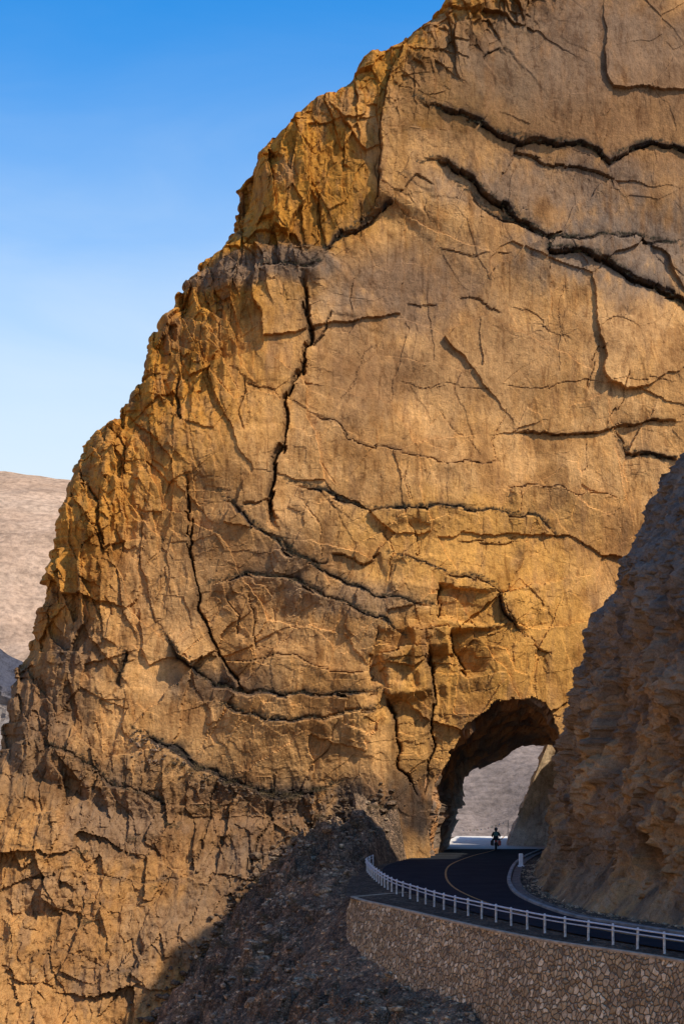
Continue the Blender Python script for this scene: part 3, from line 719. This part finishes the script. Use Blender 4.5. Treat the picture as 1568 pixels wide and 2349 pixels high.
for k_ in range(260):
    t=random.random();px=300+500*t;py=np.interp(px,[300,400,450,520,600,680,780,800],[1670,1720,1760,1790,1820,1828,1800,1800])+abs(random.gauss(0,30))
    x,z=toXZ(px,py);y=cliff_y(x,z);add_rock(x,y-.0,z,random.choice([.08,.1,.15,.2])*random.uniform(.6,1.2))
o=pymesh('rubble',vs,fs,dstone_m);meta(o,'dark angular rubble lodged along the foot of the cliff','rubble','stuff')
bmesh_list=[]
for s in range(6):
    bm=rock_mesh(1,2,50+s);me=bpy.data.meshes.new('boulder');bm.to_mesh(me);bm.free();me.materials.append(stone_m if s%2 else dstone_m);bmesh_list.append(me)
for i in range(54):
    for _ in range(80):
        x=random.uniform(-9,3);y=random.uniform(78,128);ox_=np.interp(-y,[-p[1] for p in Op],[p[0] for p in Op])
        if x<ox_-1 and (x>-9+(y-80)*.1): break
    z=float(talus(np.array([x]),np.array([y]))[0]);s=random.uniform(.22,.6)
    o=bpy.data.objects.new('boulder',bmesh_list[i%6]);C.objects.link(o);o.location=(x,y,z+s*.15);o.scale=(s,s,s);o.rotation_euler=(random.uniform(-.3,.3),random.uniform(-.3,.3),random.uniform(0,6))
    meta(o,'angular grey brown boulder lying on the scree','boulder',None,'boulders on the scree')

# ================= PLANTS =================
leafm=simple('dry_foliage',(.11,.075,.03),.9,0,4,.5,0)
grassm=simple('dry_grass',(.10,.08,.04),.9,0,4,.5,0)
def shrub(seed):
    r=random.Random(seed);v=[];f=[]
    cl=[(r.gauss(0,.35),r.gauss(0,.35),r.uniform(.15,.6),r.uniform(.14,.3)) for _ in range(12)]
    for cx_,cy_,cz_,cr_ in cl:
        n0=len(v);v+= [(0.015,0,0),(-.015,0,0),(cx_,cy_,cz_)];f.append((n0,n0+1,n0+2))
        for _ in range(45):
            d_=Vector((r.gauss(0,1),r.gauss(0,1),r.gauss(0,.8))).normalized()*cr_*r.uniform(.3,1.15)
            p=Vector((cx_,cy_,cz_))+d_
            if p.z<0.01:continue
            a=Vector((r.gauss(0,1),r.gauss(0,1),r.gauss(0,1))).normalized()*.06;b2=Vector((r.gauss(0,1),r.gauss(0,1),r.gauss(0,1))).normalized()*.04
            n0=len(v);v+=[p-a,p+b2,p+a];f.append((n0,n0+1,n0+2))
    me=bpy.data.meshes.new('shrub');me.from_pydata([tuple(q) for q in v],[],f);me.materials.append(leafm);return me
shm=[shrub(i) for i in range(5)]
cand=[(600,2030),(620,2060),(520,2175),(500,2230),(610,2110),(555,2130),(640,1990),(700,1960),(680,2080),(590,2180),(460,2290),(660,1900),(560,2060),(720,2110),(730,1880),(820,1900),(760,1990),(640,2160),(560,2240),(880,2280),(420,2330),(700,2030),(850,1860),(480,1790),(560,1815),(400,1755),(620,1830),(300,1930),(350,2040),(200,2120),(520,1800),(450,1770),(590,1830),(660,1835),(730,1820),(470,1860),(400,1900),(180,1960),(120,2160),(300,2240)]
for i,(a,b2) in enumerate(cand):
    Yt=None
    for Yv in np.arange(75,134,.25):
        x,y,z=P(a,b2,Yv)
        if float(talus(np.array([x]),np.array([y]))[0])>z or cliff_y(x,z)<y: Yt=Yv;break
    if Yt is None: continue
    x,y,z=P(a,b2,Yt);s=random.uniform(.6,1.2)
    o=bpy.data.objects.new('shrub',shm[i%5]);C.objects.link(o);o.location=(x,y,z-.1);o.scale=(s,s,s*.8);o.rotation_euler=(0,0,random.uniform(0,6))
    meta(o,'low dark dry shrub rooted in the scree','shrub',None,'dry shrubs on the slope')
v=[];f=[]
for (lx,lz) in ledge_pts:
    for k_ in range(4):
        if random.random()<.45: continue
        x=lx+random.gauss(0,.15);z=lz+random.gauss(0,.1)+.12
        y=cliff_y(x,z)-.03;hgt=random.uniform(.1,.36)
        for q in range(9):
            n0=len(v);bx=x+random.gauss(0,.07);a=random.gauss(0,.5);b2=random.uniform(-.6,.1)
            v+=[(bx-.014,y,z),(bx+.014,y,z),(bx+math.sin(a)*hgt,y+b2*hgt,z+math.cos(a)*hgt*.8)];f.append((n0,n0+1,n0+2))
o=pymesh('ledge_grass',v,f,grassm);meta(o,'tufts of dry grass growing along the cliff ledges','grass','stuff')

# ================= MOTORCYCLE & RIDER =================
blk=simple('black_rubber',(.02,.02,.02),.8);drk=simple('dark_frame_metal',(.06,.06,.065),.4,.6);redm=simple('red_bodywork',(.45,.03,.02),.35);chrome=simple('chrome',(.6,.6,.6),.25,.9)
redl=simple('red_lens',(.6,.02,.01),.3);jkt=simple('dark_jacket_cloth',(.03,.032,.04),.9);helm=simple('helmet_shell',(.06,.06,.065),.3);grn=simple('green_vest_cloth',(.12,.27,.22),.9);pan=simple('luggage_fabric',(.05,.05,.05),.8)
MX,MY=12.75,144.5
mc=bpy.data.objects.new('motorcycle',None);C.objects.link(mc);mc.location=(MX,MY,0.005);mc.rotation_euler=(0,0,math.radians(-6))
meta(mc,'dark touring motorcycle with side luggage on the road','motorcycle')
def tube(bm,pts,r,seg=8):
    rings=[]
    for i,p in enumerate(pts):
        p=Vector(p);t=(Vector(pts[min(i+1,len(pts)-1)])-Vector(pts[max(i-1,0)])).normalized()
        a=t.orthogonal().normalized();b_=t.cross(a)
        rings.append([bm.verts.new(p+(a*math.cos(2*math.pi*k/seg)+b_*math.sin(2*math.pi*k/seg))*r) for k in range(seg)])
    for i in range(len(rings)-1):
        A_,B_=rings[i],rings[i+1]
        off=min(range(seg),key=lambda o:(A_[0].co-B_[o].co).length)
        for k in range(seg): bm.faces.new((A_[k],A_[(k+1)%seg],B_[(k+1+off)%seg],B_[(k+off)%seg]))
    bm.faces.new(rings[0][::-1]);bm.faces.new(rings[-1])
def torus(bm,R_,r,c,seg=32,sg=10):
    vv=[[bm.verts.new((c[0]+r*math.sin(2*math.pi*j/sg)*1.3,c[1]+(R_+r*math.cos(2*math.pi*j/sg))*math.cos(2*math.pi*i/seg),c[2]+(R_+r*math.cos(2*math.pi*j/sg))*math.sin(2*math.pi*i/seg))) for j in range(sg)] for i in range(seg)]
    for i in range(seg):
        for j in range(sg): bm.faces.new((vv[i][j],vv[(i+1)%seg][j],vv[(i+1)%seg][(j+1)%sg],vv[i][(j+1)%sg]))
def ell(bm,c,s,sub=2):
    r=bmesh.ops.create_icosphere(bm,subdivisions=sub,radius=1)
    for v_ in r['verts']: v_.co=Vector((v_.co.x*s[0]+c[0],v_.co.y*s[1]+c[1],v_.co.z*s[2]+c[2]))
def rbox(bm,c,s,bev=.03):
    r=bmesh.ops.create_cube(bm,size=1)
    for v_ in r['verts']: v_.co=Vector((v_.co.x*s[0]+c[0],v_.co.y*s[1]+c[1],v_.co.z*s[2]+c[2]))
    bmesh.ops.bevel(bm,geom=list({e for v_ in r['verts'] for e in v_.link_edges}),offset=bev,segments=2,affect='EDGES')
for wy in(-.72,.74):
    w=bpy.data.objects.new('wheel',None);C.objects.link(w);w.parent=mc;w.location=(0,wy,.33)
    bm=bmesh.new();torus(bm,.27,.06,(0,0,0));bm_to('tyre',bm,blk,w,True)
    bm=bmesh.new();torus(bm,.21,.02,(0,0,0));tube(bm,[(-.08,0,0),(.08,0,0)],.04)
    for k_ in range(10):
        a=k_*math.pi/5;tube(bm,[(0,0,0),(0,.2*math.cos(a),.2*math.sin(a))],.006,5)
    bm_to('rim',bm,chrome,w)
bm=bmesh.new();tube(bm,[(0,-.72,.33),(0,-.2,.42),(0,.25,.35),(0,.45,.8),(0,.2,.82),(0,-.5,.75)],.04);rbox(bm,(0,.05,.45),(.3,.4,.32),.05)
tube(bm,[(.09,.74,.33),(.09,.5,.95)],.025);tube(bm,[(-.09,.74,.33),(-.09,.5,.95)],.025);rbox(bm,(0,-.75,.72),(.16,.35,.05),.02);bm_to('frame',bm,drk,mc)
bm=bmesh.new();ell(bm,(0,.25,.86),(.17,.3,.14));bm_to('fuel_tank',bm,redm,mc,True)
bm=bmesh.new();rbox(bm,(0,-.25,.82),(.27,.75,.1),.04);bm_to('seat',bm,blk,mc)
bm=bmesh.new();tube(bm,[(-.34,.38,1.03),(-.2,.48,1.0),(.2,.48,1.0),(.34,.38,1.03)],.016);bm_to('handlebar',bm,drk,mc)
bm=bmesh.new();tube(bm,[(.17,.1,.3),(.19,-.4,.33),(.2,-.85,.45)],.045);bm_to('exhaust',bm,chrome,mc,True)
bm=bmesh.new();rbox(bm,(0,-.9,.74),(.2,.05,.12),.01);bm_to('tail_light',bm,redl,mc)
for sx in(-1,1):
    bm=bmesh.new();rbox(bm,(sx*.3,-.6,.58),(.26,.42,.42),.04);bm_to('luggage_case',bm,redm if sx>0 else pan,mc)
    bm=bmesh.new();tube(bm,[(sx*.25,.42,1.0),(sx*.31,.44,1.14)],.008);ell(bm,(sx*.34,.44,1.15),(.06,.015,.04));bm_to('mirror',bm,drk,mc)
bm=bmesh.new();ell(bm,(0,.62,.95),(.1,.08,.1));bm_to('headlight',bm,chrome,mc,True)
bm=bmesh.new();tube(bm,[(0,-.95,.4),(0,-.95,.56)],.07,4);bm_to('rear_mudguard',bm,blk,mc)
def skin(name,verts,edges,rad,material,root=0,parent=None,sub=2):
    me=bpy.data.meshes.new(name);me.from_pydata(verts,edges,[]);o=bpy.data.objects.new(name,me);C.objects.link(o)
    m=o.modifiers.new('s','SKIN');m.use_smooth_shade=True
    for i,r in enumerate(rad):
        sv=me.skin_vertices[0].data[i];sv.radius=(r,r) if not isinstance(r,tuple) else r;sv.use_root=(i==root)
    if sub: m2=o.modifiers.new('u','SUBSURF');m2.levels=sub
    bpy.context.view_layer.update()
    dg=bpy.context.evaluated_depsgraph_get();ev=o.evaluated_get(dg);nm=bpy.data.meshes.new_from_object(ev)
    o.modifiers.clear();o.data=nm;nm.materials.clear();nm.materials.append(material);nm.name=name
    for p in nm.polygons:p.use_smooth=True
    if parent:o.parent=parent
    return o
vv=[(0,-.15,.95),(0,-.12,1.12),(0,-.04,1.33),(0,-.01,1.47),(0,.02,1.56),(0,.03,1.68),
 (-.2,-.03,1.40),(-.31,.1,1.17),(-.31,.34,1.07),(.2,-.03,1.40),(.31,.1,1.17),(.31,.34,1.07),
 (-.12,-.12,.92),(-.27,.28,.82),(-.25,.12,.42),(-.26,.26,.34),(.12,-.12,.92),(.27,.28,.82),(.25,.12,.42),(.26,.26,.34)]
ed=[(0,1),(1,2),(2,3),(3,4),(4,5),(2,6),(6,7),(7,8),(2,9),(9,10),(10,11),(0,12),(12,13),(13,14),(14,15),(0,16),(16,17),(17,18),(18,19)]
ra=[(.2,.16),(.22,.15),(.26,.17),.09,.07,.1,.11,.085,.055,.11,.085,.055,.12,.1,.075,.06,.12,.1,.075,.06]
per=skin('person',vv,ed,ra,jkt,0);per.location=(MX,MY,0.005);per.rotation_euler=(0,0,math.radians(-6))
meta(per,'person in dark jacket and helmet riding the motorcycle away','person')
bm=bmesh.new();ell(bm,(0,.03,1.69),(.145,.17,.165),3);bm_to('helmet',bm,helm,per,True)
bm=bmesh.new();rbox(bm,(0,-.2,1.28),(.34,.16,.4),.06);bm_to('backpack',bm,grn,per)
for sx in(-1,1):
    hv=[(sx*.31,.33,1.07),(sx*.31,.40,1.04)];he=[(0,1)];hr=[.035,.038]
    for fi in range(4):
        bx_=sx*(.28+fi*.02);n0=len(hv);hv+=[(bx_,.43,1.05),(bx_,.445,1.02),(bx_,.42,.99+.004*fi)];he+=[(1,n0),(n0,n0+1),(n0+1,n0+2)];hr+=[.01,.009,.008]
    n0=len(hv);hv+=[(sx*.25,.38,1.02),(sx*.25,.41,.99)];he+=[(1,n0),(n0,n0+1)];hr+=[.011,.009]
    skin('glove',hv,he,hr,blk,0,per,1)

# ================= prayer flags, marker =================
poleM=simple('weathered_pole',(.45,.42,.38),.8)
p1=(10.9,160.,1.1);p2=(14.4,151.5,2.2)
bm=bmesh.new();tube(bm,[(0,0,-.1),(0,0,1.2),(.02,0,2.25)],.025);o=bm_to('flag_pole',bm,poleM);o.location=(14.4,151.5,0);meta(o,'thin wooden pole carrying a line of prayer flags','pole')
sag=lambda t:(p1[0]+(p2[0]-p1[0])*t,p1[1]+(p2[1]-p1[1])*t,p1[2]+(p2[2]-p1[2])*t-.3*math.sin(math.pi*t))
bm=bmesh.new();tube(bm,[sag(t) for t in np.linspace(0,1,20)],.004,5)
fl=bm_to('prayer_flag_line',bm,poleM);meta(fl,'sagging string of small coloured prayer flags','prayer flags')
cols=[(.35,.5,.85),(.9,.9,.88),(.85,.4,.35),(.4,.75,.45),(.9,.85,.4)]
fm_=[simple('flag_cloth_%s'%n,c,.9,0,5,.05,0) for n,c in zip(('blue','white','red','green','yellow'),cols)]
for i in range(12):
    t0=(i+.6)/13;x,y,z=sag(t0);x2,y2,z2=sag(t0+.022)
    vs_=[];n=5
    for a in range(n):
        for b2 in range(n):
            s=a/(n-1);q=b2/(n-1);vs_.append((x+(x2-x)*s,y+(y2-y)*s+math.sin(s*4+i)*.04*q,z+(z2-z)*s-.09*q-.008))
    pymesh('flag',vs_,[(a*n+b2,a*n+b2+1,(a+1)*n+b2+1,(a+1)*n+b2) for a in range(n-1) for b2 in range(n-1)],fm_[i%5],True,fl)
whitem=simple('white_painted_concrete',(.8,.8,.78),.7,0,4,.12,.2)
bm=bmesh.new();rbox(bm,(0,0,.35),(.28,.28,1.1),.03);rbox(bm,(0,0,.02),(.42,.42,.14),.02)
o=bm_to('marker_post',bm,whitem);o.location=(12.35,120.5,0);meta(o,'short white concrete marker post beside the kerb','marker post')

# ================= LIGHT / CAMERA =================
az=math.radians(115);el=math.radians(48)
sv=Vector((math.sin(az)*math.cos(el),math.cos(az)*math.cos(el),math.sin(el)))
L_=bpy.data.lights.new('sun','SUN');L_.energy=4.9;L_.angle=math.radians(.6);L_.color=(1,.89,.73)
lo=bpy.data.objects.new('sun',L_);C.objects.link(lo);lo.rotation_euler=sv.to_track_quat('Z','Y').to_euler()
w=bpy.data.worlds.new('World');bpy.context.scene.world=w;w.use_nodes=True;nt=w.node_tree
sk=nd(nt,'ShaderNodeTexSky');sk.sky_type='NISHITA';sk.sun_disc=False;sk.sun_elevation=el;sk.sun_rotation=az;sk.altitude=300;sk.air_density=1.0;sk.dust_density=1.0;sk.ozone_density=3.5
hs=nd(nt,'ShaderNodeHueSaturation');hs.inputs['Saturation'].default_value=1.42;hs.inputs['Value'].default_value=1.95
lk(nt,sk.outputs[0],hs.inputs['Color'])
tcw=nd(nt,'ShaderNodeTexCoord');sx_=nd(nt,'ShaderNodeSeparateXYZ');lk(nt,tcw.outputs['Generated'],sx_.inputs[0])
mr=nd(nt,'ShaderNodeMapRange',interpolation_type='SMOOTHERSTEP');mr.inputs[1].default_value=.45;mr.inputs[2].default_value=.08;mr.inputs[3].default_value=0;mr.inputs[4].default_value=.95
wsp=tex_noise(nt,tcw.outputs['Generated'],5,6,.55,(1,1,3.5),.6)
sb=nd(nt,'ShaderNodeMath',operation='MULTIPLY_ADD');sb.inputs[1].default_value=-.07;lk(nt,wsp,sb.inputs[0])
sb2=nd(nt,'ShaderNodeMath',operation='ADD');sb2.inputs[1].default_value=.035;lk(nt,sx_.outputs[2],sb2.inputs[0]);lk(nt,sb2.outputs[0],sb.inputs[2])
lk(nt,sb.outputs[0],mr.inputs[0])
mx=nd(nt,'ShaderNodeMix',data_type='RGBA');lk(nt,mr.outputs[0],mx.inputs[0]);lk(nt,hs.outputs[0],mx.inputs[6]);mx.inputs[7].default_value=(6.6,7.5,8.0,1)
bg=nt.nodes['Background'];bg.inputs['Strength'].default_value=.12;lk(nt,mx.outputs[2],bg.inputs['Color'])
cam=bpy.data.cameras.new('camera');co=bpy.data.objects.new('camera',cam);C.objects.link(co)
co.location=(0,0,CH);co.rotation_euler=(math.pi/2,0,0);cam.sensor_fit='HORIZONTAL';cam.sensor_width=36;cam.lens=36*F/1568
cam.shift_y=(HY-1174.5)/1568;cam.clip_start=1;cam.clip_end=20000
s=bpy.context.scene;s.camera=co;s.view_settings.view_transform='Standard';s.view_settings.look='None';s.view_settings.exposure=0
